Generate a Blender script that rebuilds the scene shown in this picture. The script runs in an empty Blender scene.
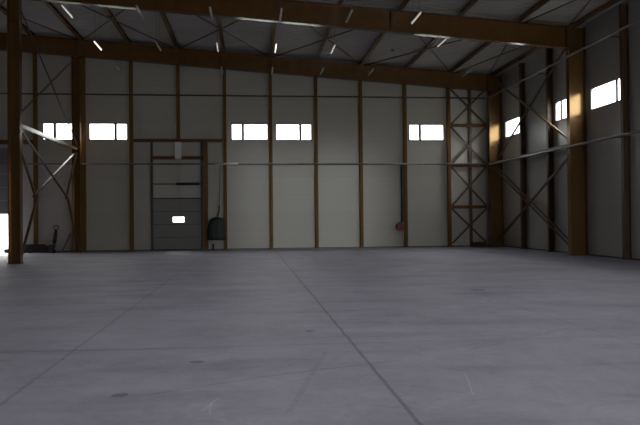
import bpy, math, random
from mathutils import Vector, Matrix

random.seed(7)
scn = bpy.context.scene
col = scn.collection

# ------------------------------------------------------------------ dimensions (metres)
CAM_H = 1.6
FPX, YAW, PITCH, ROLL = 710.46, 0.09805, 0.010118, -0.0095858
Y_WALL = 39.42            # inner face of the back wall cladding
Y_POST = 39.27            # centre line of the gable posts
Y_A, Y_B = 38.70, 28.70   # the two portal frames in view
X_RIGHT = 14.12           # inner face of the right wall cladding
X_LEFT = -32.0
Y_FRONT = -14.0
S = 2.5132
X0 = 1.17
def PX(k): return X0 + (k - 4) * S          # gable post / purlin grid
RIDGE = -16.5
def z_bot(x):
    return 8.74 + 0.0745 * (13.0 - x) if x > RIDGE else 8.74 + 0.0745 * (13.0 - RIDGE) - 0.0745 * (RIDGE - x)
BEAM_D = 0.90
def z_top(x): return z_bot(x) + BEAM_D
PUR_D = 0.20
def z_deck(x): return z_top(x) + PUR_D

# ------------------------------------------------------------------ materials
def mat(name, color, rough=0.6, metal=0.0, spec=0.5):
    m = bpy.data.materials.new(name); m.use_nodes = True
    b = m.node_tree.nodes['Principled BSDF']
    b.inputs['Base Color'].default_value = (*color, 1)
    b.inputs['Roughness'].default_value = rough
    b.inputs['Metallic'].default_value = metal
    b.inputs['Specular IOR Level'].default_value = spec
    return m

def noisy(name, c1, c2, scale=6.0, rough=0.5, metal=0.0, spec=0.5, detail=4.0):
    m = mat(name, c1, rough, metal, spec)
    nt = m.node_tree; N = nt.nodes; L = nt.links; b = N['Principled BSDF']
    tc = N.new('ShaderNodeTexCoord'); n = N.new('ShaderNodeTexNoise'); r = N.new('ShaderNodeValToRGB')
    n.inputs['Scale'].default_value = scale; n.inputs['Detail'].default_value = detail
    r.color_ramp.elements[0].position = 0.3; r.color_ramp.elements[0].color = (*c1, 1)
    r.color_ramp.elements[1].position = 0.7; r.color_ramp.elements[1].color = (*c2, 1)
    L.new(tc.outputs['Object'], n.inputs['Vector']); L.new(n.outputs['Fac'], r.inputs['Fac'])
    L.new(r.outputs['Color'], b.inputs['Base Color'])
    return m

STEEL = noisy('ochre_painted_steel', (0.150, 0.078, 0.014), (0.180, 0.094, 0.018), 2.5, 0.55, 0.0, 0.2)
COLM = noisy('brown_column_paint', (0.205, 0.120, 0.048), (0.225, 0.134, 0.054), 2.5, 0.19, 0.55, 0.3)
SIDE_SHADED = noisy('shaded_brown_paint', (0.075, 0.036, 0.016), (0.10, 0.048, 0.02), 2.5, 0.45)  # brown steel darkened so the shade on side members is in the colour
STEEL_D = noisy('brown_painted_steel', (0.125, 0.055, 0.015), (0.16, 0.072, 0.019), 2.5, 0.22)
ROD = mat('dark_rod_steel', (0.09, 0.055, 0.035), 0.5, 0.3)
GALV = noisy('galvanised_steel', (0.20, 0.20, 0.20), (0.28, 0.28, 0.28), 5.0, 0.36, 0.6)
DARK = mat('black_rubber', (0.012, 0.012, 0.013), 0.6)
DKMETAL = mat('dark_metal', (0.075, 0.075, 0.075), 0.45, 0.4)
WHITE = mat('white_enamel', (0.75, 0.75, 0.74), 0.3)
LAMPM = mat('lamp_white_gloss', (0.55, 0.53, 0.47), 0.2)
ALU = mat('grey_window_aluminium', (0.16, 0.165, 0.175), 0.4, 0.3)
DOORM = noisy('door_grey_steel', (0.20, 0.20, 0.19), (0.22, 0.22, 0.21), 3.0, 0.45)
DOORSEAM = mat('door_seam', (0.05, 0.05, 0.05), 0.7)
PALE = mat('pale_grey_enamel', (0.43, 0.42, 0.39), 0.45)
RED = mat('dark_red_enamel', (0.14, 0.006, 0.009), 0.4)
HOSE = mat('red_rubber_hose', (0.07, 0.005, 0.007), 0.6)
GREENP = mat('dark_green_pipe_paint', (0.035, 0.075, 0.06), 0.5)
SACKM = noisy('dark_plastic_sheet', (0.012, 0.015, 0.015), (0.022, 0.026, 0.026), 9.0, 0.5)
TIMBER = noisy('dark_weathered_timber', (0.035, 0.025, 0.018), (0.055, 0.040, 0.028), 8.0, 0.8)
LATH = noisy('grey_timber', (0.14, 0.11, 0.085), (0.19, 0.15, 0.11), 8.0, 0.8)
TRUCK = mat('dark_truck_paint', (0.03, 0.022, 0.020), 0.5, 0.2)

def tube_mat(name, e):
    m = mat(name, (0.7, 0.68, 0.6), 0.15)
    b = m.node_tree.nodes['Principled BSDF']
    b.inputs['Emission Color'].default_value = (1, 0.97, 0.9, 1); b.inputs['Emission Strength'].default_value = e
    return m
TUBE_GLINT = tube_mat('fluorescent_tube_glint', 0.07)  # tubes are off; emission stands in for daylight reflected in them
TUBE_FAINT_GLINT = tube_mat('fluorescent_tube_faint_glint', 0.018)  # weaker reflected glint, also put in as emission
TUBE_DIM = tube_mat('fluorescent_tube_dim', 0.0)

def glass_mat():
    m = bpy.data.materials.new('clear_glass'); m.use_nodes = True
    nt = m.node_tree; N = nt.nodes; L = nt.links
    for n in list(N):
        if n.type != 'OUTPUT_MATERIAL': N.remove(n)
    out = [n for n in N if n.type == 'OUTPUT_MATERIAL'][0]
    t = N.new('ShaderNodeBsdfTransparent'); g = N.new('ShaderNodeBsdfGlossy'); mx = N.new('ShaderNodeMixShader')
    t.inputs['Color'].default_value = (0.93, 0.95, 0.95, 1)
    g.inputs['Roughness'].default_value = 0.03
    mx.inputs['Fac'].default_value = 0.06
    L.new(t.outputs[0], mx.inputs[1]); L.new(g.outputs[0], mx.inputs[2]); L.new(mx.outputs[0], out.inputs['Surface'])
    return m
GLASS = glass_mat()

def math_node(N, op, a=None, b=None):
    n = N.new('ShaderNodeMath'); n.operation = op
    if a is not None and not hasattr(a, 'links'): n.inputs[0].default_value = a
    if b is not None and not hasattr(b, 'links'): n.inputs[1].default_value = b
    return n

def panel_mat(name, base, vary, rough):
    """horizontal sandwich panels one metre high: thin joints as real dark gaps in the sheet colour"""
    m = mat(name, base, rough)
    nt = m.node_tree; N = nt.nodes; L = nt.links; b = N['Principled BSDF']
    tc = N.new('ShaderNodeTexCoord'); sp = N.new('ShaderNodeSeparateXYZ'); L.new(tc.outputs['Object'], sp.inputs[0])
    fr = math_node(N, 'FRACT'); L.new(sp.outputs['Z'], fr.inputs[0])
    lt = math_node(N, 'LESS_THAN', None, 0.016); L.new(fr.outputs[0], lt.inputs[0])
    fl = math_node(N, 'FLOOR'); L.new(sp.outputs['Z'], fl.inputs[0])
    wn = N.new('ShaderNodeTexWhiteNoise'); wn.noise_dimensions = '1D'; L.new(fl.outputs[0], wn.inputs['W'])
    no = N.new('ShaderNodeTexNoise'); no.inputs['Scale'].default_value = 0.7; no.inputs['Detail'].default_value = 3
    L.new(tc.outputs['Object'], no.inputs['Vector'])
    ad = math_node(N, 'ADD'); L.new(wn.outputs['Value'], ad.inputs[0]); L.new(no.outputs['Fac'], ad.inputs[1])
    hf = math_node(N, 'MULTIPLY', None, 0.5); L.new(ad.outputs[0], hf.inputs[0])
    mx = N.new('ShaderNodeMix'); mx.data_type = 'RGBA'
    mx.inputs['A'].default_value = (*base, 1); mx.inputs['B'].default_value = (*vary, 1); L.new(hf.outputs[0], mx.inputs['Factor'])
    m2 = N.new('ShaderNodeMix'); m2.data_type = 'RGBA'
    m2.inputs['B'].default_value = (base[0] * .88, base[1] * .88, base[2] * .88, 1)
    L.new(mx.outputs['Result'], m2.inputs['A']); L.new(lt.outputs[0], m2.inputs['Factor'])
    L.new(m2.outputs['Result'], b.inputs['Base Color'])
    return m
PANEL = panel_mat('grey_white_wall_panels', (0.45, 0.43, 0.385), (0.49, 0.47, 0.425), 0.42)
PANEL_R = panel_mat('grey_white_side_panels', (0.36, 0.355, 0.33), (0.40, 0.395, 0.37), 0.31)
DECK = noisy('grey_roof_deck', (0.36, 0.345, 0.33), (0.41, 0.395, 0.38), 0.8, 0.5)
GROUNDM = noisy('pale_outdoor_concrete', (0.15, 0.155, 0.135), (0.19, 0.19, 0.17), 0.3, 0.9)

def floor_mat():
    m = mat('power_floated_concrete', (0.3, 0.3, 0.33), 0.5)
    nt = m.node_tree; N = nt.nodes; L = nt.links; b = N['Principled BSDF']
    tc = N.new('ShaderNodeTexCoord')
    sp = N.new('ShaderNodeSeparateXYZ'); L.new(tc.outputs['Object'], sp.inputs[0])
    # cloudy trowel marks, two scales
    n1 = N.new('ShaderNodeTexNoise'); n1.inputs['Scale'].default_value = 0.55; n1.inputs['Detail'].default_value = 8; n1.inputs['Roughness'].default_value = 0.65
    n2 = N.new('ShaderNodeTexNoise'); n2.inputs['Scale'].default_value = 3.2; n2.inputs['Detail'].default_value = 6; n2.inputs['Distortion'].default_value = 1.2
    n3 = N.new('ShaderNodeTexNoise'); n3.inputs['Scale'].default_value = 14.0; n3.inputs['Detail'].default_value = 4
    for n in (n1, n2, n3): L.new(tc.outputs['Object'], n.inputs['Vector'])
    a1 = math_node(N, 'MULTIPLY', None, 0.55); L.new(n1.outputs['Fac'], a1.inputs[0])
    a2 = math_node(N, 'MULTIPLY', None, 0.30); L.new(n2.outputs['Fac'], a2.inputs[0])
    a3 = math_node(N, 'MULTIPLY', None, 0.15); L.new(n3.outputs['Fac'], a3.inputs[0])
    s1 = math_node(N, 'ADD'); L.new(a1.outputs[0], s1.inputs[0]); L.new(a2.outputs[0], s1.inputs[1])
    s2 = math_node(N, 'ADD'); L.new(s1.outputs[0], s2.inputs[0]); L.new(a3.outputs[0], s2.inputs[1])
    r = N.new('ShaderNodeValToRGB')
    r.color_ramp.elements[0].position = 0.39; r.color_ramp.elements[0].color = (0.270, 0.260, 0.318, 1)
    r.color_ramp.elements[1].position = 0.61; r.color_ramp.elements[1].color = (0.39, 0.378, 0.458, 1)
    L.new(s2.outputs[0], r.inputs['Fac'])
    # saw-cut joints: along Y every 3.5 m, one across at Y = 9.1 ; slightly ragged
    wob = math_node(N, 'MULTIPLY', None, 0.05); L.new(n2.outputs['Fac'], wob.inputs[0])
    def line(axis, pos, w):
        o = math_node(N, 'ADD', None, -pos - 0.025); L.new(sp.outputs[axis], o.inputs[0])
        o2 = math_node(N, 'ADD'); L.new(o.outputs[0], o2.inputs[0]); L.new(wob.outputs[0], o2.inputs[1])
        ab = math_node(N, 'ABSOLUTE'); L.new(o2.outputs[0], ab.inputs[0])
        lt = math_node(N, 'LESS_THAN', None, w); L.new(ab.outputs[0], lt.inputs[0])
        return lt
    lines = [(line('X', 1.30, 0.020), .50), (line('X', -2.20, 0.020), .30), (line('X', 4.80, 0.016), .20), (line('Y', 9.12, 0.016), .30)]
    # dark round drill / oil marks
    spots = [(-0.61, 8.17, .085), (-1.21, 6.72, .075), (5.04, 15.43, .16), (0.84, 10.21, .07), (4.6, 13.4, .06)]
    for (sx, sy, sr) in spots:
        d = N.new('ShaderNodeVectorMath'); d.operation = 'DISTANCE'
        L.new(tc.outputs['Object'], d.inputs[0]); d.inputs[1].default_value = (sx, sy, 0)
        w2 = math_node(N, 'ADD'); L.new(d.outputs['Value'], w2.inputs[0]); L.new(wob.outputs[0], w2.inputs[1])
        lt = math_node(N, 'LESS_THAN', None, sr + .025); L.new(w2.outputs[0], lt.inputs[0])
        lines.append((lt, .55))
    def seg(p, q, w):
        dx, dy = q[0] - p[0], q[1] - p[1]; ln = math.hypot(dx, dy); dx /= ln; dy /= ln
        o = N.new('ShaderNodeVectorMath'); o.operation = 'SUBTRACT'; L.new(tc.outputs['Object'], o.inputs[0]); o.inputs[1].default_value = (p[0], p[1], 0)
        du = N.new('ShaderNodeVectorMath'); du.operation = 'DOT_PRODUCT'; L.new(o.outputs[0], du.inputs[0]); du.inputs[1].default_value = (dx, dy, 0)
        dv = N.new('ShaderNodeVectorMath'); dv.operation = 'DOT_PRODUCT'; L.new(o.outputs[0], dv.inputs[0]); dv.inputs[1].default_value = (-dy, dx, 0)
        a = math_node(N, 'SUBTRACT', None, ln / 2); L.new(du.outputs['Value'], a.inputs[0]); a2 = math_node(N, 'ABSOLUTE'); L.new(a.outputs[0], a2.inputs[0])
        a3 = math_node(N, 'LESS_THAN', None, ln / 2); L.new(a2.outputs[0], a3.inputs[0])
        v0 = math_node(N, 'ADD'); L.new(dv.outputs['Value'], v0.inputs[0]); L.new(wob.outputs[0], v0.inputs[1])
        v1 = math_node(N, 'SUBTRACT', None, .025); L.new(v0.outputs[0], v1.inputs[0])
        b1 = math_node(N, 'ABSOLUTE'); L.new(v1.outputs[0], b1.inputs[0]); b2 = math_node(N, 'LESS_THAN', None, w); L.new(b1.outputs[0], b2.inputs[0])
        c = math_node(N, 'MULTIPLY'); L.new(a3.outputs[0], c.inputs[0]); L.new(b2.outputs[0], c.inputs[1]); return c
    # fine cracks and tyre scuffs in the slab
    for p_, q_, w_, k_ in (((-0.95, 6.7), (0.2, 7.35), .02, .22), ((0.2, 7.35), (1.7, 7.95), .025, .22), ((-3.6, 9.2), (-0.2, 9.0), .03, .22), ((-4.5, 14.5), (2.5, 13.6), .05, .14), ((1.5, 11.2), (4.4, 12.6), .04, .14), ((2.6, 8.4), (4.6, 9.9), .02, .15), ((-3.0, 17.5), (6.0, 18.6), .08, .12), ((0.3, 5.9), (0.9, 8.6), .03, .12)):
        lines.append((seg(p_, q_, w_), k_))
    cur = r.outputs['Color']
    for node, k in lines:
        f = math_node(N, 'MULTIPLY', None, k); L.new(node.outputs[0], f.inputs[0])
        mx = N.new('ShaderNodeMix'); mx.data_type = 'RGBA'; mx.inputs['B'].default_value = (0.05, 0.048, 0.055, 1)
        L.new(f.outputs[0], mx.inputs['Factor']); L.new(cur, mx.inputs['A']); cur = mx.outputs['Result']
    for p_, q_, w_ in (((-0.42, 6.05), (-0.30, 6.5), .010), ((-0.34, 5.95), (-0.36, 6.35), .008), ((-0.52, 6.3), (-0.28, 6.25), .007), ((2.0, 6.3), (2.2, 7.2), .008)):
        f = math_node(N, 'MULTIPLY', None, .35); L.new(seg(p_, q_, w_).outputs[0], f.inputs[0])
        mx = N.new('ShaderNodeMix'); mx.data_type = 'RGBA'; mx.inputs['B'].default_value = (0.62, 0.61, 0.64, 1)
        L.new(f.outputs[0], mx.inputs['Factor']); L.new(cur, mx.inputs['A']); cur = mx.outputs['Result']
    # long dark tyre arcs: stretched noise threshold
    mp = N.new('ShaderNodeMapping'); mp.inputs['Scale'].default_value = (0.22, 0.9, 1); mp.inputs['Rotation'].default_value = (0, 0, 0.15)
    L.new(tc.outputs['Object'], mp.inputs['Vector'])
    n4 = N.new('ShaderNodeTexNoise'); n4.inputs['Scale'].default_value = 1.4; n4.inputs['Detail'].default_value = 5; L.new(mp.outputs[0], n4.inputs['Vector'])
    r4 = N.new('ShaderNodeValToRGB'); r4.color_ramp.elements[0].position = 0.52; r4.color_ramp.elements[0].color = (1, 1, 1, 1)
    r4.color_ramp.elements[1].position = 0.66; r4.color_ramp.elements[1].color = (0.84, 0.835, 0.85, 1)
    L.new(n4.outputs['Fac'], r4.inputs['Fac'])
    mu = N.new('ShaderNodeMix'); mu.data_type = 'RGBA'; mu.blend_type = 'MULTIPLY'; mu.inputs['Factor'].default_value = 1
    L.new(cur, mu.inputs['A']); L.new(r4.outputs['Color'], mu.inputs['B'])
    L.new(mu.outputs['Result'], b.inputs['Base Color'])
    rr = N.new('ShaderNodeMapRange'); rr.inputs['To Min'].default_value = 0.48; rr.inputs['To Max'].default_value = 0.68
    L.new(n2.outputs['Fac'], rr.inputs['Value']); L.new(rr.outputs[0], b.inputs['Roughness'])
    bp = N.new('ShaderNodeBump'); bp.inputs['Strength'].default_value = 0.08; bp.inputs['Distance'].default_value = 0.02
    L.new(n3.outputs['Fac'], bp.inputs['Height']); L.new(bp.outputs[0], b.inputs['Normal'])
    return m
FLOORM = floor_mat()

# ------------------------------------------------------------------ mesh builder (world coordinates in, one object out)
class MB:
    def __init__(s): s.v = []; s.f = []; s.smooth = []
    def quad(s, pts):
        i = len(s.v); s.v += [tuple(p) for p in pts]; s.f.append(tuple(range(i, i + len(pts)))); s.smooth.append(False)
    def hexa(s, p):        # p: 8 corners, bottom 4 ccw then top 4
        i = len(s.v); s.v += [tuple(q) for q in p]
        for f in ((3, 2, 1, 0), (4, 5, 6, 7), (0, 1, 5, 4), (1, 2, 6, 5), (2, 3, 7, 6), (3, 0, 4, 7)):
            s.f.append(tuple(i + k for k in f)); s.smooth.append(False)
    def box(s, x0, x1, y0, y1, z0, z1):
        s.hexa([(x0, y0, z0), (x1, y0, z0), (x1, y1, z0), (x0, y1, z0), (x0, y0, z1), (x1, y0, z1), (x1, y1, z1), (x0, y1, z1)])
    def bar(s, p0, p1, u, hu, hw, ou=0.0, ow=0.0):
        """box from p0 to p1, half size hu along u, hw across; offset ou, ow"""
        p0 = Vector(p0); p1 = Vector(p1); a = (p1 - p0).normalized(); u = Vector(u); u = (u - a * u.dot(a)).normalized(); w = a.cross(u)
        c = [(-1, -1), (1, -1), (1, 1), (-1, 1)]
        s.hexa([p0 + u * (ou + hu * i) + w * (ow + hw * j) for i, j in c] + [p1 + u * (ou + hu * i) + w * (ow + hw * j) for i, j in c])
    def ibeam(s, p0, p1, u, depth, width, tf=0.025, tw=0.014):
        s.bar(p0, p1, u, depth / 2 - tf, tw / 2)
        s.bar(p0, p1, u, tf / 2, width / 2, ou=depth / 2 - tf / 2)
        s.bar(p0, p1, u, tf / 2, width / 2, ou=-depth / 2 + tf / 2)
    def tube(s, pts, r, n=10, caps=True):
        pts = [Vector(p) for p in pts]; rs = r if isinstance(r, (list, tuple)) else [r] * len(pts)
        i0 = len(s.v); ref = None
        for k, p in enumerate(pts):
            a = (pts[min(k + 1, len(pts) - 1)] - pts[max(k - 1, 0)]).normalized()
            if ref is None: ref = Vector((0, 0, 1)) if abs(a.z) < .9 else Vector((1, 0, 0))
            u = (ref - a * ref.dot(a)).normalized(); ref = u; w = a.cross(u)
            for q in range(n):
                t = 2 * math.pi * q / n; s.v.append(tuple(p + (u * math.cos(t) + w * math.sin(t)) * rs[k]))
        for k in range(len(pts) - 1):
            for q in range(n):
                a = i0 + k * n + q; b = i0 + k * n + (q + 1) % n
                s.f.append((a, b, b + n, a + n)); s.smooth.append(True)
        if caps:
            s.f.append(tuple(i0 + q for q in reversed(range(n)))); s.smooth.append(False)
            s.f.append(tuple(i0 + (len(pts) - 1) * n + q for q in range(n))); s.smooth.append(False)
    def lathe(s, c, axis, prof, n=24):
        """prof: (radius, height along axis)"""
        c = Vector(c); a = Vector(axis).normalized(); ref = Vector((0, 0, 1)) if abs(a.z) < .9 else Vector((1, 0, 0))
        u = (ref - a * ref.dot(a)).normalized(); w = a.cross(u); i0 = len(s.v)
        for r, h in prof:
            for q in range(n):
                t = 2 * math.pi * q / n; s.v.append(tuple(c + a * h + (u * math.cos(t) + w * math.sin(t)) * r))
        for k in range(len(prof) - 1):
            for q in range(n):
                x = i0 + k * n + q; y = i0 + k * n + (q + 1) % n
                s.f.append((x, y, y + n, x + n)); s.smooth.append(True)
    def profile_y(s, prof, y0, y1):   # closed XZ outline extruded along Y
        n = len(prof); i = len(s.v)
        s.v += [(x, y0, z) for x, z in prof] + [(x, y1, z) for x, z in prof]
        s.f.append(tuple(i + k for k in range(n))); s.smooth.append(False)
        s.f.append(tuple(i + n + k for k in reversed(range(n)))); s.smooth.append(False)
        for k in range(n):
            a, b = i + k, i + (k + 1) % n
            s.f.append((b, a, a + n, b + n)); s.smooth.append(False)
    def build(s, name, m, parent=None, origin=None):
        o0 = Vector(origin) if origin is not None else (Vector(parent['_o']) if parent is not None and '_o' in parent.keys() else Vector((0, 0, 0)))
        me = bpy.data.meshes.new(name)
        me.from_pydata([tuple(Vector(v) - o0) for v in s.v], [], s.f)
        me.polygons.foreach_set('use_smooth', s.smooth); me.update()
        import bmesh
        bm = bmesh.new(); bm.from_mesh(me); bmesh.ops.recalc_face_normals(bm, faces=bm.faces[:]); bm.to_mesh(me); bm.free()
        me.materials.append(m)
        o = bpy.data.objects.new(name, me); col.objects.link(o)
        if parent is not None:
            o.parent = parent; o['_o'] = tuple(o0)
        elif origin is not None:
            o.location = o0; o['_o'] = tuple(o0)
        return o

def tag(o, label=None, cat=None, group=None, kind=None):
    if label: o['label'] = label
    if cat: o['category'] = cat
    if group: o['group'] = group
    if kind: o['kind'] = kind
    return o
def thing(name, loc, label, cat, group=None):
    o = bpy.data.objects.new(name, None); col.objects.link(o); o.location = loc; o.empty_display_size = 0.2
    o['_o'] = tuple(loc); return tag(o, label, cat, group, 'thing')
def struct(name, loc=(0, 0, 0)):
    o = bpy.data.objects.new(name, None); col.objects.link(o); o.location = loc; o['_o'] = tuple(loc); o['kind'] = 'structure'; return o

def wall_mesh(axis, c0, c1, u0, u1, holes, ztop):
    """slab wall with rectangular holes. axis 'y': u = X, faces at Y=c0 (inside), c1 ; axis 'x': u = Y, faces at X=c0,c1.
    ztop(u) gives the top edge"""
    mb = MB()
    us = sorted({u0, u1, *[h[0] for h in holes], *[h[1] for h in holes]} | ({RIDGE} if axis == 'y' and u0 < RIDGE < u1 else set()))
    def P(u, c, z): return (u, c, z) if axis == 'y' else (c, u, z)
    for a, b in zip(us, us[1:]):
        hs = sorted([h for h in holes if h[0] <= a + 1e-6 and h[1] >= b - 1e-6], key=lambda h: h[2])
        z = (0.0, 0.0); 
        segs = []; cur = 0.0
        for h in hs:
            if h[2] > cur: segs.append(((cur, cur), (h[2], h[2])))
            cur = h[3]
        segs.append(((cur, cur), (ztop(a), ztop(b))))
        for (l0, l1), (t0, t1) in segs:
            for c in (c0, c1): mb.quad([P(a, c, l0), P(b, c, l1), P(b, c, t1), P(a, c, t0)])
            mb.quad([P(a, c0, l0), P(b, c0, l1), P(b, c1, l1), P(a, c1, l0)])
            mb.quad([P(a, c0, t0), P(b, c0, t1), P(b, c1, t1), P(a, c1, t0)])
    for h in holes:
        for u in (h[0], h[1]): mb.quad([P(u, c0, h[2]), P(u, c1, h[2]), P(u, c1, h[3]), P(u, c0, h[3])])
    for u in (u0, u1): mb.quad([P(u, c0, 0), P(u, c1, 0), P(u, c1, ztop(u)), P(u, c0, ztop(u))])
    return mb

# ------------------------------------------------------------------ SETTING
mb = MB(); mb.box(X_LEFT - .3, X_RIGHT + .3, Y_FRONT - .3, Y_WALL + .3, -0.3, 0.0)
tag(mb.build('floor', FLOORM), kind='structure')
mb = MB(); mb.box(-260, 260, -260, 260, -0.9, -0.31)
tag(mb.build('exterior_ground', GROUNDM), kind='structure')
# aprons outside flush with the floor so the doorways open onto pale concrete
mb = MB(); mb.box(-60, 60, Y_WALL + .31, 120, -0.3, -0.02); tag(mb.build('exterior_apron', GROUNDM), kind='structure')

# strips of rooflight over the front half of the hall (X0, X1, Y0, Y1), on the sheet module of 0.3 m
SKY = [(w_ - .6, 2.4, Y_FRONT + .3 * k, Y_FRONT + .3 * (k + 4)) for k, w_ in ((30, 1.7), (56, .7), (82, 1.7), (104, 1.7))]
# roof deck: trapezoidal sheet, ribs running down the slope
mb = MB()
per = 0.30; y = Y_FRONT; prof = []
while y < Y_WALL + .25:
    prof += [(y, 0), (y + .12, 0), (y + .15, .035), (y + .27, .035)]; y += per
xs = sorted([X_LEFT - .25, RIDGE, X_RIGHT + .25] + sorted({v for h in SKY for v in h[:2]}))
def in_sky(xa, xb, ya, yb):
    return any(h[0] <= xa + 1e-6 and h[1] >= xb - 1e-6 and h[2] <= ya + .001 and h[3] >= yb - .001 for h in SKY)
i0 = len(mb.v)
for x in xs:
    for (yy, dz) in prof: mb.v.append((x, yy, z_deck(x) + dz))
n = len(prof)
for a in range(len(xs) - 1):
    for q in range(n - 1):
        if in_sky(xs[a], xs[a + 1], prof[q][0], prof[q + 1][0]): continue
        mb.f.append((i0 + a * n + q, i0 + a * n + q + 1, i0 + (a + 1) * n + q + 1, i0 + (a + 1) * n + q)); mb.smooth.append(False)
# upper skin of the roof
ys = sorted({Y_FRONT, Y_WALL + .3} | {v for h in SKY for v in h[2:]})
for a, b in zip(xs, xs[1:]):
    for c, d in zip(ys, ys[1:]):
        if in_sky(a, b, c, d): continue
        mb.quad([(a, c, z_deck(a) + .16), (b, c, z_deck(b) + .16), (b, d, z_deck(b) + .16), (a, d, z_deck(a) + .16)])
for (xa, xb, ya, yb) in SKY:      # upstand around each rooflight
    for x in (xa, xb): mb.quad([(x, ya, z_deck(x)), (x, yb, z_deck(x)), (x, yb, z_deck(x) + .16), (x, ya, z_deck(x) + .16)])
    for y in (ya, yb): mb.quad([(xa, y, z_deck(xa)), (xb, y, z_deck(xb)), (xb, y, z_deck(xb) + .16), (xa, y, z_deck(xa) + .16)])
tag(mb.build('ceiling', DECK), kind='structure')

WZ0, WZ1 = 6.03, 6.94
BW = [(-11.06, -9.02, 's', ), (-8.63, -6.60, 'e'), (-0.99, 1.01, 's'), (1.45, 3.45, 'e'), (8.98, 10.98, 's')]   # small pane at start / end
back_holes = [(a, b, WZ0, WZ1) for a, b, _ in BW]
D1 = (-5.22, -2.66, 0.0, 2.80)
D2 = (-16.3, -12.83, 0.0, 2.60)
back_holes += [D1, D2]
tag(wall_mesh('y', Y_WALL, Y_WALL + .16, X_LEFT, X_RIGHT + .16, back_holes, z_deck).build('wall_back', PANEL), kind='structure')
RW = [(35.50, 38.16, None), (28.86, 31.68, 'e'), (25.50, 28.24, 's')]
extra_rw = [(15.5, 18.24, 's'), (5.5, 8.24, 's'), (-1.14, 1.68, 'e'), (-4.5, -1.76, 's')]   # the bays nearer than the view
right_holes = [(a, b, WZ0, WZ1) for a, b, _ in RW + extra_rw]
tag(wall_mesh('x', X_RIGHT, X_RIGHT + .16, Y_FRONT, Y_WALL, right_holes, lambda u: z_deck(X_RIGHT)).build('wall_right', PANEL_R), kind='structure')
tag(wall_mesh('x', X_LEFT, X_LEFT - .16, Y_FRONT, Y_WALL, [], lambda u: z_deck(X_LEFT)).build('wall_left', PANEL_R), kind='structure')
GATES = [(5.9, 13.9, 0.0, 6.3)]
tag(wall_mesh('y', Y_FRONT, Y_FRONT - .16, X_LEFT, X_RIGHT + .16, GATES, z_deck).build('wall_front', PANEL), kind='structure')
mb = MB(); mb.box(PX(-1) + .2, D1[0] - .12, Y_WALL - .02, Y_WALL, 0, .06); mb.box(D1[1] + .12, X_RIGHT, Y_WALL - .02, Y_WALL, 0, .06)
tag(mb.build('baseboard_back', DKMETAL), kind='structure')
mb = MB(); mb.box(X_RIGHT - .02, X_RIGHT, Y_FRONT, Y_WALL - .02, 0, .06)
tag(mb.build('baseboard_right', DKMETAL), kind='structure')

# windows
wi = [0]
def window(axis, a, b, small, c0):
    """axis 'y' back wall (u = X), 'x' right wall (u = Y)"""
    wi[0] += 1
    def B(m_, u0, u1, d0, d1, z0, z1):
        if axis == 'y': m_.box(u0, u1, c0 + d0, c0 + d1, z0, z1)
        else: m_.box(c0 + d0, c0 + d1, u0, u1, z0, z1)
    loc = ((a + b) / 2, c0, WZ0) if axis == 'y' else (c0, (a + b) / 2, WZ0)
    w = struct(f'window_{wi[0]}', loc)
    fr = MB(); t = .042
    B(fr, a, b, .006, .036, WZ0, WZ0 + t); B(fr, a, b, .006, .036, WZ1 - t, WZ1)
    B(fr, a, a + t, .006, .036, WZ0 + t, WZ1 - t); B(fr, b - t, b, .006, .036, WZ0 + t, WZ1 - t)
    spans = [(a + t, b - t)]
    if small:
        m_ = a + .63 if small == 's' else b - .63
        B(fr, m_ - .075, m_ + .075, .006, .036, WZ0 + t, WZ1 - t)
        spans = [(a + t, m_ - .075), (m_ + .075, b - t)]
    fr.build('window_frame', ALU, w)
    si = MB(); B(si, a - .04, b + .04, -.02, .006, WZ0 - .03, WZ0); si.build('window_sill', ALU, w)
    for u0, u1 in spans:
        p = MB(); B(p, u0, u1, .018, .024, WZ0 + t, WZ1 - t); p.build('pane', GLASS, w)
for a, b, s_ in BW: window('y', a, b, s_, Y_WALL)
for a, b, s_ in RW: window('x', a, b, s_, X_RIGHT)

for i, (xa, xb, ya, yb) in enumerate(SKY):
    m_ = MB(); t = .012
    m_.hexa([(xa, ya, z_deck(xa) + .17), (xb, ya, z_deck(xb) + .17), (xb, yb, z_deck(xb) + .17), (xa, yb, z_deck(xa) + .17),
             (xa, ya, z_deck(xa) + .17 + t), (xb, ya, z_deck(xb) + .17 + t), (xb, yb, z_deck(xb) + .17 + t), (xa, yb, z_deck(xa) + .17 + t)])
    tag(m_.build(f'window_{wi[0] + 1 + i}', GLASS), kind='structure')

# ------------------------------------------------------------------ STEEL FRAMES
def column(x0, x1, yc, ztop, label, group):
    xc = (x0 + x1) / 2
    r = thing('steel_column', (xc, yc, 0), label, 'column', group)
    m_ = MB(); m_.ibeam((xc, yc, .03), (xc, yc, ztop), (1, 0, 0), x1 - x0, .32, .03, .02)
    m_.build('column_shaft', COLM, r)
    m_ = MB(); m_.box(x0 - .04, x1 + .03, yc - .2, yc + .2, 0, .03); m_.build('base_plate', STEEL_D, r)
    for z in (4.62, ztop - BEAM_D):
        for y0_, y1_ in ((yc - .155, yc - .01), (yc + .01, yc + .155)):
            m_ = MB(); m_.box(x0 + .03, x1 - .03, y0_, y1_, z, z + .02); m_.build('stiffener', COLM, r)
    return r
CG = 'main columns of the two portal frames'
column(13.36, 14.08, Y_A, z_top(13.36) - .02, 'ochre steel column in the far right corner beside the end window', CG)
column(13.36, 14.08, Y_B, z_top(13.36) - .02, 'thick ochre steel column between two right wall windows, carrying the near roof beam', CG)
column(-9.33, -8.90, Y_A, z_bot(-9.0) - .02, 'brown steel column against the back wall between two left windows', CG)
column(-9.33, -8.87, Y_B, z_bot(-9.0) - .02, 'dark brown steel column standing in front at the left edge', CG)

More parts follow.
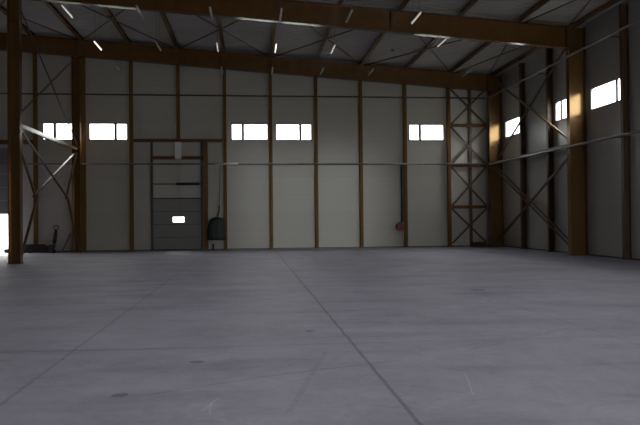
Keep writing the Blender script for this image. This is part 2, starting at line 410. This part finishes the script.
def roof_beam(yc, label, splice_x):
    r = thing('roof_beam', (-1, yc, z_bot(-1)), label, 'roof beam', 'sloping roof beams of the portal frames')
    a = X_RIGHT - .78
    def c(x): return (x, yc, z_bot(x) + BEAM_D / 2)
    m_ = MB(); m_.ibeam(c(RIDGE), c(a), (0, 0, 1), BEAM_D, .30, .026, .018); m_.ibeam(c(-30.0), c(RIDGE), (0, 0, 1), BEAM_D, .30, .026, .018)
    m_.build('beam_profile', STEEL_D, r)
    for sx in (splice_x, a - .02, -9.1):
        m_ = MB()
        dx = .03 if sx != -9.1 else .012
        m_.bar((sx, yc, z_bot(sx) - .0), (sx, yc, z_top(sx)), (1, 0, 0), dx, .16); m_.build('splice_plate', STEEL_D, r)
    return r
roof_beam(Y_A, 'far brown roof beam just in front of the back wall', 5.79)
roof_beam(Y_B, 'near brown roof beam crossing the top of the picture', 5.83)

# conduit lying along the top front edge of the near beam
m_ = MB(); 
for dy, dz in ((-.20, .02), (-.20, .10)):
    m_.tube([(x, Y_B + dy, z_top(x) + dz) for x in (-16, 0, 13.2)], .022, 8)
o = m_.build('cable_conduit', GALV, None, (0, Y_B - .2, z_top(0)))
tag(o, 'pair of thin grey conduits along the top edge of the near roof beam', 'conduit', None, 'thing')

# purlins, one per grid line, running from front to back over the frames
ORD = {8: 'second', 7: 'third', 6: 'fourth', 5: 'fifth', 4: 'sixth', 3: 'seventh', 2: 'eighth', 1: 'ninth', 0: 'tenth', -1: 'eleventh', -2: 'twelfth'}
for k in list(range(-2, 9)) + [9]:
    x = PX(k) if k < 9 else 13.62
    sl = -0.0745
    w = .075; t = .012; zb = z_top(x)
    def Z(dx, h): return zb + h + sl * dx
    prof = [(x, Z(0, 0)), (x - w, Z(-w, 0)), (x - w, Z(-w, t)), (x - t, Z(-t, t)), (x - t, Z(-t, PUR_D - t)), (x - t, Z(-t, PUR_D)), (x + w, Z(w, PUR_D)), (x + w, Z(w, PUR_D - t)), (x, Z(0, PUR_D - t))]
    m_ = MB(); m_.profile_y(prof, 12.0, Y_WALL - .01)
    # broad bottom flange so the underside reads from the floor
    m_.box(x - .085, x + .085, 12.0, Y_WALL - .01, zb - .001, zb + .014)
    o = m_.build('roof_purlin', STEEL_D, None, (x, 26, zb))
    lab = 'roof purlin along the eave against the right wall' if k == 9 else f'brown roof purlin, the {ORD[k]} counted from the right wall eave'
    tag(o, lab, 'purlin', 'parallel purlins under the roof deck', 'thing')

# roof cross bracing between purlin lines, under the deck
def roof_brace(x0, x1, y0, y1, label):
    xc, yc = (x0 + x1) / 2, (y0 + y1) / 2
    r = thing('roof_brace', (xc, yc, z_top(xc) - .06), label, 'cross brace', 'cross braces under the roof')
    for (a, b), dz in ((((x0, y0), (x1, y1)), -.05), (((x1, y0), (x0, y1)), -.09)):
        m_ = MB(); m_.tube([(a[0], a[1], z_top(a[0]) + dz), (b[0], b[1], z_top(b[0]) + dz)], .034, 8); m_.build('tie_rod', ROD, r)
names = ['far left', 'second from the left', 'third from the left', 'fourth from the left', 'fifth from the left']
for i, k in enumerate((-2, 0, 2, 4, 6)):
    roof_brace(PX(k) + .10, PX(k + 2) - .10, Y_B + .2, Y_A - .2, f'dark crossed roof ties between the two beams, {names[i]}')
roof_brace(PX(8) + .10, 13.3, Y_B + .2, Y_A - .2, 'narrow crossed roof ties between the two beams beside the right wall')
roof_brace(PX(8) + .10, 13.3, Y_B - 10 + .2, Y_B - .2, 'crossed roof ties nearer than the near beam, in the top right corner')

# gable posts
def gable_post(k, z0, label):
    x = PX(k)
    r = thing('gable_post', (x, Y_POST, z0), label, 'wall post', 'slender posts along the back wall')
    zt = z_deck(x) - .03
    m_ = MB(); m_.ibeam((x, Y_POST, z0 + (.015 if z0 == 0 else 0)), (x, Y_POST, zt), (0, 1, 0), .27, .17, .02, .016); m_.build('post_shaft', STEEL, r)
    if z0 == 0:
        m_ = MB(); m_.box(x - .15, x + .15, Y_POST - .15, Y_POST + .145, 0, .015); m_.build('base_plate', STEEL_D, r)
LB = {-1: 'ochre back wall post behind the pallet truck', 0: 'ochre back wall post tight beside the left column',
      1: 'ochre back wall post left of the grey roller door', 3: 'ochre back wall post beside the dark hanging sack',
      4: 'ochre back wall post between the two middle windows', 5: 'ochre back wall post just right of the middle pair of windows',
      6: 'ochre back wall post standing alone between middle windows and red reel', 7: 'ochre back wall post carrying the red hose reel',
      8: 'ochre back wall post right of the last window, edging the corner lattice'}
for k, l in LB.items(): gable_post(k, 0.0, l)
gable_post(2, 6.06, 'short upper post rising above the door header on back wall')

# lattice in the far right corner
r = thing('wind_lattice', (12.4, 39.2, 0), 'dark crossed steel lattice filling the corner between last post and column', 'lattice')
xl, xr, yl = PX(8) + .13, 13.36, 39.22
lev = [0.12, 2.24, 4.58, 6.86, 9.0]
for z in lev[1:]:
    m_ = MB(); m_.box(xl, xr, yl - .07, yl + .02, z - .09, z + .09); m_.build('strut', STEEL_D, r)  # darker steel puts the unlit corner's shade into the struts
for a, b in zip(lev, lev[1:]):
    for (p, q), dy in (((xl, xr), -.03), ((xr, xl), .03)):
        m_ = MB(); m_.bar((p, yl + dy, a + .08), (q, yl + dy, b - .08), (0, 0, 1), .05, .02); m_.build('diagonal', ROD, r)
m_ = MB(); m_.box(12.42, 12.56, yl + .05, yl + .19, 0, 9.4); m_.build('upright', SIDE_SHADED, r)

# right wall posts
def side_post(y, label):
    x = X_RIGHT - .14
    r = thing('side_post', (x, y, 0), label, 'wall post', 'slender posts along the right wall')
    m_ = MB(); m_.ibeam((x, y, .015), (x, y, z_top(x) - .01), (1, 0, 0), .26, .19, .02, .016); m_.build('post_shaft', SIDE_SHADED, r)
    m_ = MB(); m_.box(x - .15, x + .13, y - .15, y + .15, 0, .015); m_.build('base_plate', SIDE_SHADED, r)
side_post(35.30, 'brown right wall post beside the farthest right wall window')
side_post(31.97, 'brown right wall post left of the half hidden window')
side_post(25.28, 'shaded brown right wall post near the right edge of the view')

# bracing in the right wall between the two columns
def rod(p, q, rad, name, parent, m=ROD):
    m_ = MB(); m_.tube([p, q], rad, 8); return m_.build(name, m, parent)
r = thing('wall_brace', (13.72, 33.7, .3), 'crossed steel angles low on the right wall between the two columns', 'cross brace', 'cross braces of the right wall')
xb = 13.66
for dz in (-.11, .11):
    m_ = MB(); m_.bar((xb - .05, Y_A - .3, 4.42 + dz), (xb - .05, Y_B + .3, .38 + dz), (0, 0, 1), .04, .03); m_.build('diagonal', SIDE_SHADED, r)
m_ = MB(); m_.bar((xb + .07, Y_A - .3, .38), (xb + .07, Y_B + .3, 4.42), (0, 0, 1), .055, .03); m_.build('diagonal', ROD, r)
r = thing('wall_brace', (13.72, 33.7, 4.9), 'crossed steel angles high on the right wall above the grey pipe', 'cross brace', 'cross braces of the right wall')
m_ = MB(); m_.bar((xb - .05, Y_A - .3, 9.3), (xb - .05, Y_B + .3, 4.85), (0, 0, 1), .05, .03); m_.build('diagonal', STEEL, r)
m_ = MB(); m_.bar((xb + .07, Y_A - .3, 4.85), (xb + .07, Y_B + .3, 9.3), (0, 0, 1), .05, .03); m_.build('diagonal', ROD, r)
m_ = MB(); m_.box(13.64, 13.80, Y_B + .17, Y_A - .17, 4.63, 4.77)
tag(m_.build('strut_beam', SIDE_SHADED, None, (13.7, 33.7, 4.6)), 'level steel strut on right wall behind the grey pipe', 'strut', None, 'thing')

# bracing between the two left columns
xk = -9.08
r = thing('wall_brace', (xk, 33.7, .0), 'knee bracing between the two left columns, open beneath the pale strut', 'brace')
KR, KL = (36.27, 2.77), (31.25, 2.70)
def kb(y0, z0, y1, z1, hw=.045, dx=0, m=SIDE_SHADED, nm='leg'):
    m_ = MB(); m_.bar((xk + dx, y0, z0), (xk + dx, y1, z1), (0, 0, 1), hw, .04); m_.build(nm, m, r)
kb(Y_A - .22, 5.24, *KR, .05); kb(*KR, Y_A - .2, .12, .05, .09)
kb(Y_B + .22, 4.92, *KL, .06); kb(*KL, Y_B + .2, .12, .06, .09)
kb(Y_B + .22, 5.28, *KR, .028, .10, SIDE_SHADED, 'tie'); kb(Y_A - .22, 5.22, *KL, .028, -.10, SIDE_SHADED, 'tie')
r = thing('wall_brace', (xk, 33.7, 5.6), 'thin crossed ties between the two left columns above the pale strut', 'cross brace')
rod((xk + .05, Y_B + .2, 10.25), (xk + .05, Y_A - .2, 5.62), .03, 'tie_rod', r); rod((xk - .05, Y_B + .2, 5.72), (xk - .05, Y_A - .2, 10.25), .03, 'tie_rod', r)
m_ = MB(); m_.box(xk - .09, xk + .09, Y_B + .16, Y_A - .16, 5.36, 5.52)
m_ = m_.build('strut_beam', STEEL_D, None, (xk, 33.7, 5.4)); tag(m_, 'pale grey horizontal strut linking the two left columns', 'strut', None, 'thing')

# ------------------------------------------------------------------ pipes
def pipe(pts, rad, label, brackets, name='conduit_pipe', m=GALV, lit_stretch=None):
    o = thing(name, pts[0], label, 'pipe', 'grey pipes run along the walls')
    m_ = MB(); m_.tube(pts, rad, 12); m_.build('tube', m, o)
    for (p, q) in brackets:
        b_ = MB(); b_.bar(p, q, (0, 0, 1), .02, .02); b_.build('bracket', ROD, o)
    if lit_stretch:
        s_ = MB(); s_.tube(lit_stretch, rad + .022, 12); s_.build('lit_stretch', WHITE, o)['label'] = 'pipe stretch painted bright as if lit'  # white band stands in for the stretch of pipe that catches the light
    return o
yb = 39.07
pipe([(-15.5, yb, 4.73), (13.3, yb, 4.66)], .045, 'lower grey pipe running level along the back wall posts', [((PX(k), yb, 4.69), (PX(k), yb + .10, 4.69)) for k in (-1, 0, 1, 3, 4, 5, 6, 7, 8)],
     lit_stretch=[(-1.88, yb, 4.70), (-.62, yb, 4.70)])
pipe([(-15.5, yb, 8.46), (13.3, yb, 8.40)], .04, 'upper shaded grey pipe running level high on the back wall', [((PX(k), yb, 8.43), (PX(k), yb + .10, 8.43)) for k in (-1, 0, 1, 2, 3, 4, 5, 6, 7, 8)], m=DKMETAL)  # dark metal puts the shade high on the wall into the pipe colour
xp = 13.30
pipe([(xp, 38.5, 8.33), (xp, 33, 8.31), (xp, 28, 8.34), (xp, 14, 8.3)], .045, 'upper grey pipe sloping up toward the viewer on right wall', [((xp, y_, 8.33), (X_RIGHT - .27, y_, 8.33)) for y_ in (35.30, 31.97, 25.28)])
pipe([(xp, 38.5, 4.60), (xp, 33, 4.56), (xp, 28, 4.56), (xp, 14, 4.42)], .05, 'lower grey pipe on right wall passing in front of the columns', [((xp, y_, 4.57), (X_RIGHT - .27, y_, 4.57)) for y_ in (35.30, 31.97, 25.28)])

# ------------------------------------------------------------------ fluorescent lamps hung under the purlins
def lamp(x, y, z, label, glint, L=1.5):
    r = thing('fluorescent_lamp', (x, y, z), label, 'lamp', 'strip lamps hung under the roof')
    m_ = MB()
    prof = [(x - .028, z), (x + .028, z), (x + .040, z + .015), (x + .022, z + .05), (x - .022, z + .05), (x - .040, z + .015)]
    m_.profile_y(prof, y - L / 2, y + L / 2); m_.build('housing', LAMPM, r)
    m_ = MB(); m_.tube([(x, y - L / 2 + .04, z - .022), (x, y + L / 2 - .04, z - .022)], .02, 10); m_.build('tube', {True: TUBE_GLINT, False: TUBE_DIM, 'mid': TUBE_FAINT_GLINT}[glint], r)
    for dy in (-.5, .5):
        m_ = MB(); m_.tube([(x, y + dy, z + .05), (x, y + dy, z_top(x) + .0)], .006, 6); m_.build('suspension_wire', ROD, r)
o5 = ['leftmost', 'second from the left', 'third from the left', 'fourth from the left', 'fifth from the left', 'rightmost']
for i, k in enumerate((1, 2, 3, 4, 5, 6)):
    lamp(PX(k), 25.80, 9.05, f'white strip lamp in the nearest hanging row, {o5[i]}', 'mid' if i in (0, 5) else False)
row2 = [(1, 'bright white strip lamp in the middle hanging row, leftmost of it', True), (2, 'dim strip lamp in the middle hanging row, second from the left', False),
        (3, 'pale strip lamp in the middle hanging row, third from the left', 'mid'), (4, 'bright white strip lamp in the middle hanging row, fourth from the left', True),
        (5, 'pale strip lamp in the middle hanging row, fifth from the left', 'mid')]
for k, l, glint in row2: lamp(PX(k), 30.85, 9.08, l, glint)
lamp(8.60, 31.0, 9.47, 'pale strip lamp hung higher on its own, rightmost of the middle row', 'mid')
row3 = [(-1, 'leftmost'), (1, 'second from the left'), (3, 'third from the left'), (4, 'fourth from the left'), (5, 'fifth from the left'), (6, 'sixth from the left'), (8, 'rightmost')]
for k, l in row3: lamp(PX(k), 35.75, 9.10, f'dull strip lamp in the farthest row by the back beam, {l}', False)

# ------------------------------------------------------------------ door_1 : closed sectional door
d = struct('door_1', (-3.9, Y_WALL, 0))
yf = Y_WALL - .06
zs = [0.05, 0.72, 1.43, 2.13, 2.83]
VX0, VX1, VZ0, VZ1 = -4.20, -3.58, 1.53, 1.83
for i, (a, b) in enumerate(zip(zs, zs[1:])):
    m_ = MB(); x0, x1 = -5.24, -2.64; b -= .022
    if a < VZ0 < b:
        m_.box(x0, VX0, yf, yf + .045, a, b); m_.box(VX1, x1, yf, yf + .045, a, b); m_.box(VX0, VX1, yf, yf + .045, a, VZ0); m_.box(VX0, VX1, yf, yf + .045, VZ1, b)
    else: m_.box(x0, x1, yf, yf + .045, a, b)
    p_ = m_.build('door_section', DOORM, d)
    if a < VZ0 < b:
        m_ = MB(); t = .025
        for q in ((VX0 - t, VX1 + t, VZ0 - t, VZ0), (VX0 - t, VX1 + t, VZ1, VZ1 + t), (VX0 - t, VX0, VZ0, VZ1), (VX1, VX1 + t, VZ0, VZ1)): m_.box(q[0], q[1], yf - .012, yf, q[2], q[3])
        m_.build('viewing_frame', DARK, p_)
        m_ = MB(); m_.box(VX0, VX1, yf + .02, yf + .028, VZ0, VZ1); m_.build('pane', GLASS, p_)
m_ = MB()
for z in zs[1:]: m_.box(-5.24, -2.64, yf + .012, yf + .05, z - .024, z + .002)
m_.build('section_seam', DOORSEAM, d)
m_ = MB(); m_.box(-5.24, -2.64, yf - .005, yf + .05, 0, .06); m_.build('bottom_seal', DARK, d)
m_ = MB(); m_.box(-5.24, -2.64, yf - .02, yf + .05, 2.82, 2.87); m_.build('top_rail', DOORSEAM, d)
for x0, x1 in ((-5.36, -5.24), (-2.68, -2.56)):
    m_ = MB(); m_.box(x0, x1, yf - .10, yf + .03, 0, 5.90); m_.build('vertical_track', DKMETAL, d)
m_ = MB(); m_.tube([(-5.3, yf - .12, 3.62), (-2.6, yf - .12, 3.62)], .028, 10); m_.build('shaft', DKMETAL, d)
m_ = MB(); m_.tube([(-4.0, yf - .12, 3.62), (-2.75, yf - .12, 3.62)], .075, 14); m_.build('torsion_spring', DARK, d)
m_ = MB(); m_.box(-3.98, -3.74, yf - .05, yf + .04, 2.90, 5.0); m_.build('pale_strip', PALE, d)
m_ = MB(); m_.box(-4.05, -3.70, yf - .20, yf + .02, 5.02, 6.06); m_.build('drive_box', WHITE, d)
m_ = MB(); m_.box(-5.3, -4.05, yf - .14, yf + .04, 4.96, 5.14); m_.box(-3.70, -2.52, yf - .14, yf + .04, 4.96, 5.14); m_.build('transom', STEEL_D, d)
m_ = MB(); m_.box(PX(1) + .13, PX(3) - .13, 39.12, Y_WALL - .01, 5.90, 6.06); m_.build('header', STEEL_D, d)
m_ = MB(); m_.box(-2.51, -2.30, 39.14, Y_WALL - .01, 0, 5.90); m_.build('jamb_post', STEEL, d)

# door_2 : sectional door left half raised at the far left
d = struct('door_2', (-14.5, Y_WALL, 0))
zz = 2.10
for i in range(5):
    m_ = MB(); m_.box(-16.35, -12.78, yf, yf + .045, zz, zz + .68); m_.build('door_section', DOORM, d); zz += .70
m_ = MB(); m_.box(-16.35, -12.78, yf - .005, yf + .05, 2.06, 2.10); m_.build('bottom_seal', DARK, d)
for x0, x1 in ((-16.45, -16.35), (-12.78, -12.68)):
    m_ = MB(); m_.box(x0, x1, yf - .10, yf + .03, 0, 5.75); m_.build('vertical_track', DKMETAL, d)
m_ = MB(); m_.box(-16.5, PX(-1) - .13, 39.12, Y_WALL - .01, 5.78, 6.0); m_.build('header', STEEL_D, d)

m_ = MB(); m_.box(-13.0, -12.74, yf - .22, yf - .10, 0, .20); m_.build('track_foot', DARK, d)

# ------------------------------------------------------------------ small things
# hose reel on its post
rx, rz = 8.36, 1.18; ry = 39.05
r = thing('hose_reel', (rx, 39.2, rz), 'dark red fire hose reel fixed low on a back wall post', 'hose reel')
m_ = MB(); m_.lathe((rx, ry, rz), (0, -1, 0), [(0.0, .09), (.20, .09), (.235, .085), (.235, .075), (.10, .07), (.10, -.07), (.235, -.075), (.235, -.085), (.0, -.09)], 28); m_.build('drum', RED, r)
m_ = MB()
pts = []
for q in range(0, 24 * 5 + 1):
    t = 2 * math.pi * q / 24; pts.append((rx + .175 * math.cos(t), ry - .055 + .11 * q / 120, rz + .175 * math.sin(t)))
m_.tube(pts, .026, 8); m_.build('hose', HOSE, r)
m_ = MB(); m_.lathe((rx, ry, rz), (0, -1, 0), [(0, .125), (.045, .125), (.05, .09)], 16); m_.build('hub', DKMETAL, r)
m_ = MB(); m_.box(rx - .03, rx + .26, ry + .085, ry + .11, rz - .05, rz + .05); m_.box(rx - .05, rx + .05, ry + .08, Y_WALL, rz - .05, rz + .05); m_.build('wall_arm', DKMETAL, r)
# green riser pipe to the reel
m_ = MB(); m_.tube([(8.50, 39.30, 4.62), (8.50, 39.30, 1.45)], .045, 12)
r = thing('riser_pipe', (8.50, 39.30, 1.3), 'dark green riser pipe dropping down beside a post to the red reel', 'pipe')
m_.build('tube', GREENP, r)
m_ = MB(); m_.lathe((8.50, 39.30, 1.42), (0, 0, 1), [(0, -.06), (.06, -.06), (.065, 0), (.065, .08), (.05, .1)], 14); m_.build('valve', DKMETAL, r)

# dark gathered sheet hanging from a cable between door and post
sx, sy = -1.84, 38.93
r = thing('hanging_sack', (sx, sy, .5), 'dark pleated plastic sheet hanging in a bell shape beside the door', 'hanging sheet')
m_ = MB(); NQ = 72; i0 = 0
prof = [(.12, 1.78), (.27, 1.74), (.36, 1.63), (.41, 1.45), (.43, 1.2), (.44, .95), (.445, .70), (.445, .55), (.40, .55), (.36, .75)]
for (rad, z) in prof:
    for q in range(NQ):
        t = 2 * math.pi * q / NQ
        amp = .10 * min(1, (1.85 - z) / .5)
        rr = rad * (1 + amp * math.sin(9 * t * 2) + .03 * math.sin(5 * t + 1))
        xx = sx + rr * math.cos(t) + .10 * max(0, (z - 1.3)) * 1.0
        yy = sy + .38 * rr * math.sin(t)
        m_.v.append((xx, yy, z + (.02 * math.sin(7 * t) if z < .8 else 0)))
for k in range(len(prof) - 1):
    for q in range(NQ):
        a = k * NQ + q; b = k * NQ + (q + 1) % NQ
        m_.f.append((a, b, b + NQ, a + NQ)); m_.smooth.append(True)
m_.f.append(tuple(range(NQ))); m_.smooth.append(False)
m_.build('pleated_sheet', SACKM, r)
m_ = MB(); m_.tube([(sx + .06, sy, 1.76), (sx + .16, sy, 2.15), (sx + .17, sy, 2.42)], .035, 10); m_.build('gathered_neck', SACKM, r)
m_ = MB(); m_.tube([(sx + .17, sy, 2.40), (sx + .20, sy, 3.4), (sx + .25, 39.02, 4.64)], .014, 8); m_.build('cord', DARK, r)
# small dark stub below it
r = thing('floor_bollard', (-2.02, 39.15, 0), 'small dark stub on the floor under the hanging sheet', 'stub')
m_ = MB(); m_.lathe((-2.02, 39.15, 0), (0, 0, 1), [(0, 0), (.09, 0), (.09, .03), (.045, .04), (.045, .24), (.06, .26), (.06, .32), (0, .34)], 16); m_.build('stub_body', DARK, r)

# pallet truck at the left, forks pointing left
px, py = -10.26, 38.25
r = thing('pallet_truck', (px, py, 0), 'dark hand pallet truck parked against the back wall by left column', 'pallet truck')
for dy in (-.19, .19):
    m_ = MB(); m_.hexa([(px - 1.25, py + dy - .06, .07), (px - .12, py + dy - .08, .07), (px - .12, py + dy + .08, .07), (px - 1.25, py + dy + .06, .07),
                        (px - 1.25, py + dy - .06, .11), (px - .12, py + dy - .08, .16), (px - .12, py + dy + .08, .16), (px - 1.25, py + dy + .06, .11)])
    f_ = m_.build('fork', TRUCK, r)
    m_ = MB(); m_.tube([(px - 1.1, py + dy - .05, .042), (px - 1.1, py + dy + .05, .042)], .042, 14); m_.build('roller', DARK, f_)
m_ = MB(); m_.hexa([(px - .16, py - .26, .07), (px + .02, py - .2, .07), (px + .02, py + .2, .07), (px - .16, py + .26, .07), (px - .12, py - .2, .45), (px + .0, py - .14, .45), (px + .0, py + .14, .45), (px - .12, py + .2, .45)]); m_.build('chassis', TRUCK, r)
m_ = MB(); m_.tube([(px + .06, py, .30), (px + .06, py, .56)], .09, 14); m_.build('hydraulic_pump', DKMETAL, r)
for dy in (-.09, .09):
    m_ = MB(); m_.tube([(px + .06, py + dy - .03, .09), (px + .06, py + dy + .03, .09)], .09, 18); m_.build('steer_wheel', DARK, r)
m_ = MB(); m_.box(px + .02, px + .10, py - .06, py + .06, .12, .32); m_.build('axle_block', DKMETAL, r)
m_ = MB(); m_.tube([(px + .06, py, .52), (px + .13, py, .9), (px + .17, py, 1.18)], [.12, .10, .07], 12); m_.build('tiller', TRUCK, r)
m_ = MB()
hp = [(0, 0), (-.09, .07), (-.12, .17), (-.08, .24), (.08, .26), (.13, .17), (.09, .07), (0, 0)]
m_.tube([(px + .17 + a * .9, py + a * .35, 1.17 + b) for a, b in hp], .024, 8); m_.build('handle_loop', DARK, r)
# low heap of dark boards beside it
r = thing('board_stack', (-11.75, 38.85, 0), 'low stack of dark timber boards on the floor behind the pallet truck', 'timber stack')
for i in range(5):
    m_ = MB(); x0 = -11.98 + .06 * (i % 2); m_.box(x0, x0 + 1.55 - .10 * i, 38.62 + .02 * i, 39.02, .002 + .09 * i, .087 + .09 * i); m_.build('board', TIMBER, r)
# leaning lath
m_ = MB(); m_.bar((-9.98, 38.98, .02), (-9.62, 39.37, .98), (0, 1, 0), .018, .03)
tag(m_.build('timber_lath', LATH, None, (-9.98, 39.0, 0)), 'grey timber lath leaning on the back wall right of the pallet truck', 'lath', None, 'thing')
# dark timbers in the far right corner
r = thing('timber_bearer', (13.0, 38.15, 0), 'dark squared timbers lying on the floor in the far right corner', 'timber')
for i, (x0, x1, z0) in enumerate(((12.35, 13.25, 0), (12.4, 13.2, .13))):
    m_ = MB(); m_.box(x0, x1, 38.9, 39.04, z0, z0 + .128); m_.build('beam_piece', TIMBER, r)
# dark vent under the roof deck
vx, vy = 7.35, 35.8; vz = z_deck(vx)
m_ = MB(); m_.lathe((vx, vy, vz + .03), (0, 0, -1), [(.08, 0), (.08, .06), (.06, .08), (0, .08)], 18)
tag(m_.build('roof_vent', ROD, None, (vx, vy, vz)), 'small dark round vent in the roof deck between the two beams', 'vent', None, 'thing')

# ------------------------------------------------------------------ LIGHT: overcast sky through every opening
w = bpy.data.worlds.new('overcast_sky'); scn.world = w; w.use_nodes = True
nt = w.node_tree; bg = nt.nodes['Background']
tc = nt.nodes.new('ShaderNodeTexCoord'); sp = nt.nodes.new('ShaderNodeSeparateXYZ'); rp = nt.nodes.new('ShaderNodeValToRGB')
nt.links.new(tc.outputs['Generated'], sp.inputs[0]); nt.links.new(sp.outputs['Z'], rp.inputs['Fac']); nt.links.new(rp.outputs['Color'], bg.inputs['Color'])
# overcast sky: dim towards the horizon (haze and trees), three to four times brighter overhead
for i_, (p_, v_) in enumerate(((0.0, .16), (0.10, .26), (0.35, .62), (0.80, 1.0))):
    e_ = rp.color_ramp.elements[i_] if i_ < 2 else rp.color_ramp.elements.new(p_)
    e_.position = p_; e_.color = (v_, v_ * .99, v_ * .98, 1)
bg.inputs['Strength'].default_value = 1.0

# low hazy sun behind the viewer, shining level through the open front gate onto the foot of the back wall
sl = bpy.data.lights.new('hazy_low_sun', 'SUN'); sl.energy = 0.0105; sl.angle = math.radians(3.0); sl.color = (0.94, 1.0, 0.97)
so = bpy.data.objects.new('hazy_low_sun', sl); col.objects.link(so); so.location = (12, -40, 6)
so.rotation_euler = Vector((-0.13, 1.0, -0.012)).to_track_quat('-Z', 'Z').to_euler()

def portal(name, loc, rot, sx_, sy_):
    l = bpy.data.lights.new(name, 'AREA'); l.shape = 'RECTANGLE'; l.size = sx_; l.size_y = sy_
    l.cycles.is_portal = True
    o = bpy.data.objects.new(name, l); col.objects.link(o); o.location = loc; o.rotation_euler = rot; return o
P2 = math.pi / 2
for a, b, z0, z1 in back_holes:
    if z1 < 5 and a > -6: continue
    portal('daylight_opening', ((a + b) / 2, Y_WALL + .17, (z0 + z1) / 2), (-P2, 0, 0), b - a, z1 - z0)
for a, b, z0, z1 in right_holes:
    portal('daylight_opening', (X_RIGHT + .17, (a + b) / 2, (z0 + z1) / 2), (0, P2, 0), z1 - z0, b - a)
for a, b, z0, z1 in GATES:
    portal('daylight_opening', ((a + b) / 2, Y_FRONT - .17, (z0 + z1) / 2), (P2, 0, 0), b - a, z1 - z0)

for xa, xb, ya, yb in SKY:
    o = portal('daylight_opening', ((xa + xb) / 2, (ya + yb) / 2, z_deck((xa + xb) / 2) + .20), (0, math.atan(0.0745), 0), xb - xa + .02, yb - ya)

# ------------------------------------------------------------------ CAMERA
cy, sy_ = math.cos(YAW), math.sin(YAW); cp, spt = math.cos(PITCH), math.sin(PITCH); cr, sr = math.cos(ROLL), math.sin(ROLL)
fw = Vector((sy_ * cp, cy * cp, spt)); rt = Vector((cy, -sy_, 0)); up = rt.cross(fw)
r2 = rt * cr + up * sr; u2 = -rt * sr + up * cr
M = Matrix((( r2.x, u2.x, -fw.x, 0), (r2.y, u2.y, -fw.y, 0), (r2.z, u2.z, -fw.z, CAM_H), (0, 0, 0, 1)))
cam = bpy.data.cameras.new('camera'); co = bpy.data.objects.new('camera', cam); col.objects.link(co); co.matrix_world = M
cam.sensor_fit = 'HORIZONTAL'; cam.sensor_width = 36; cam.lens = FPX / 640 * 36; cam.clip_end = 600
scn.camera = co

scn.view_settings.view_transform = 'Standard'; scn.view_settings.look = 'None'
scn.view_settings.exposure = 4.9; scn.view_settings.gamma = 1.0; scn.view_settings.use_curve_mapping = False
scn.cycles.use_denoising = True
scn.cycles.max_bounces = 10; scn.cycles.diffuse_bounces = 6; scn.cycles.transparent_max_bounces = 12
for o in list(bpy.data.objects):
    if '_o' in o.keys(): del o['_o']
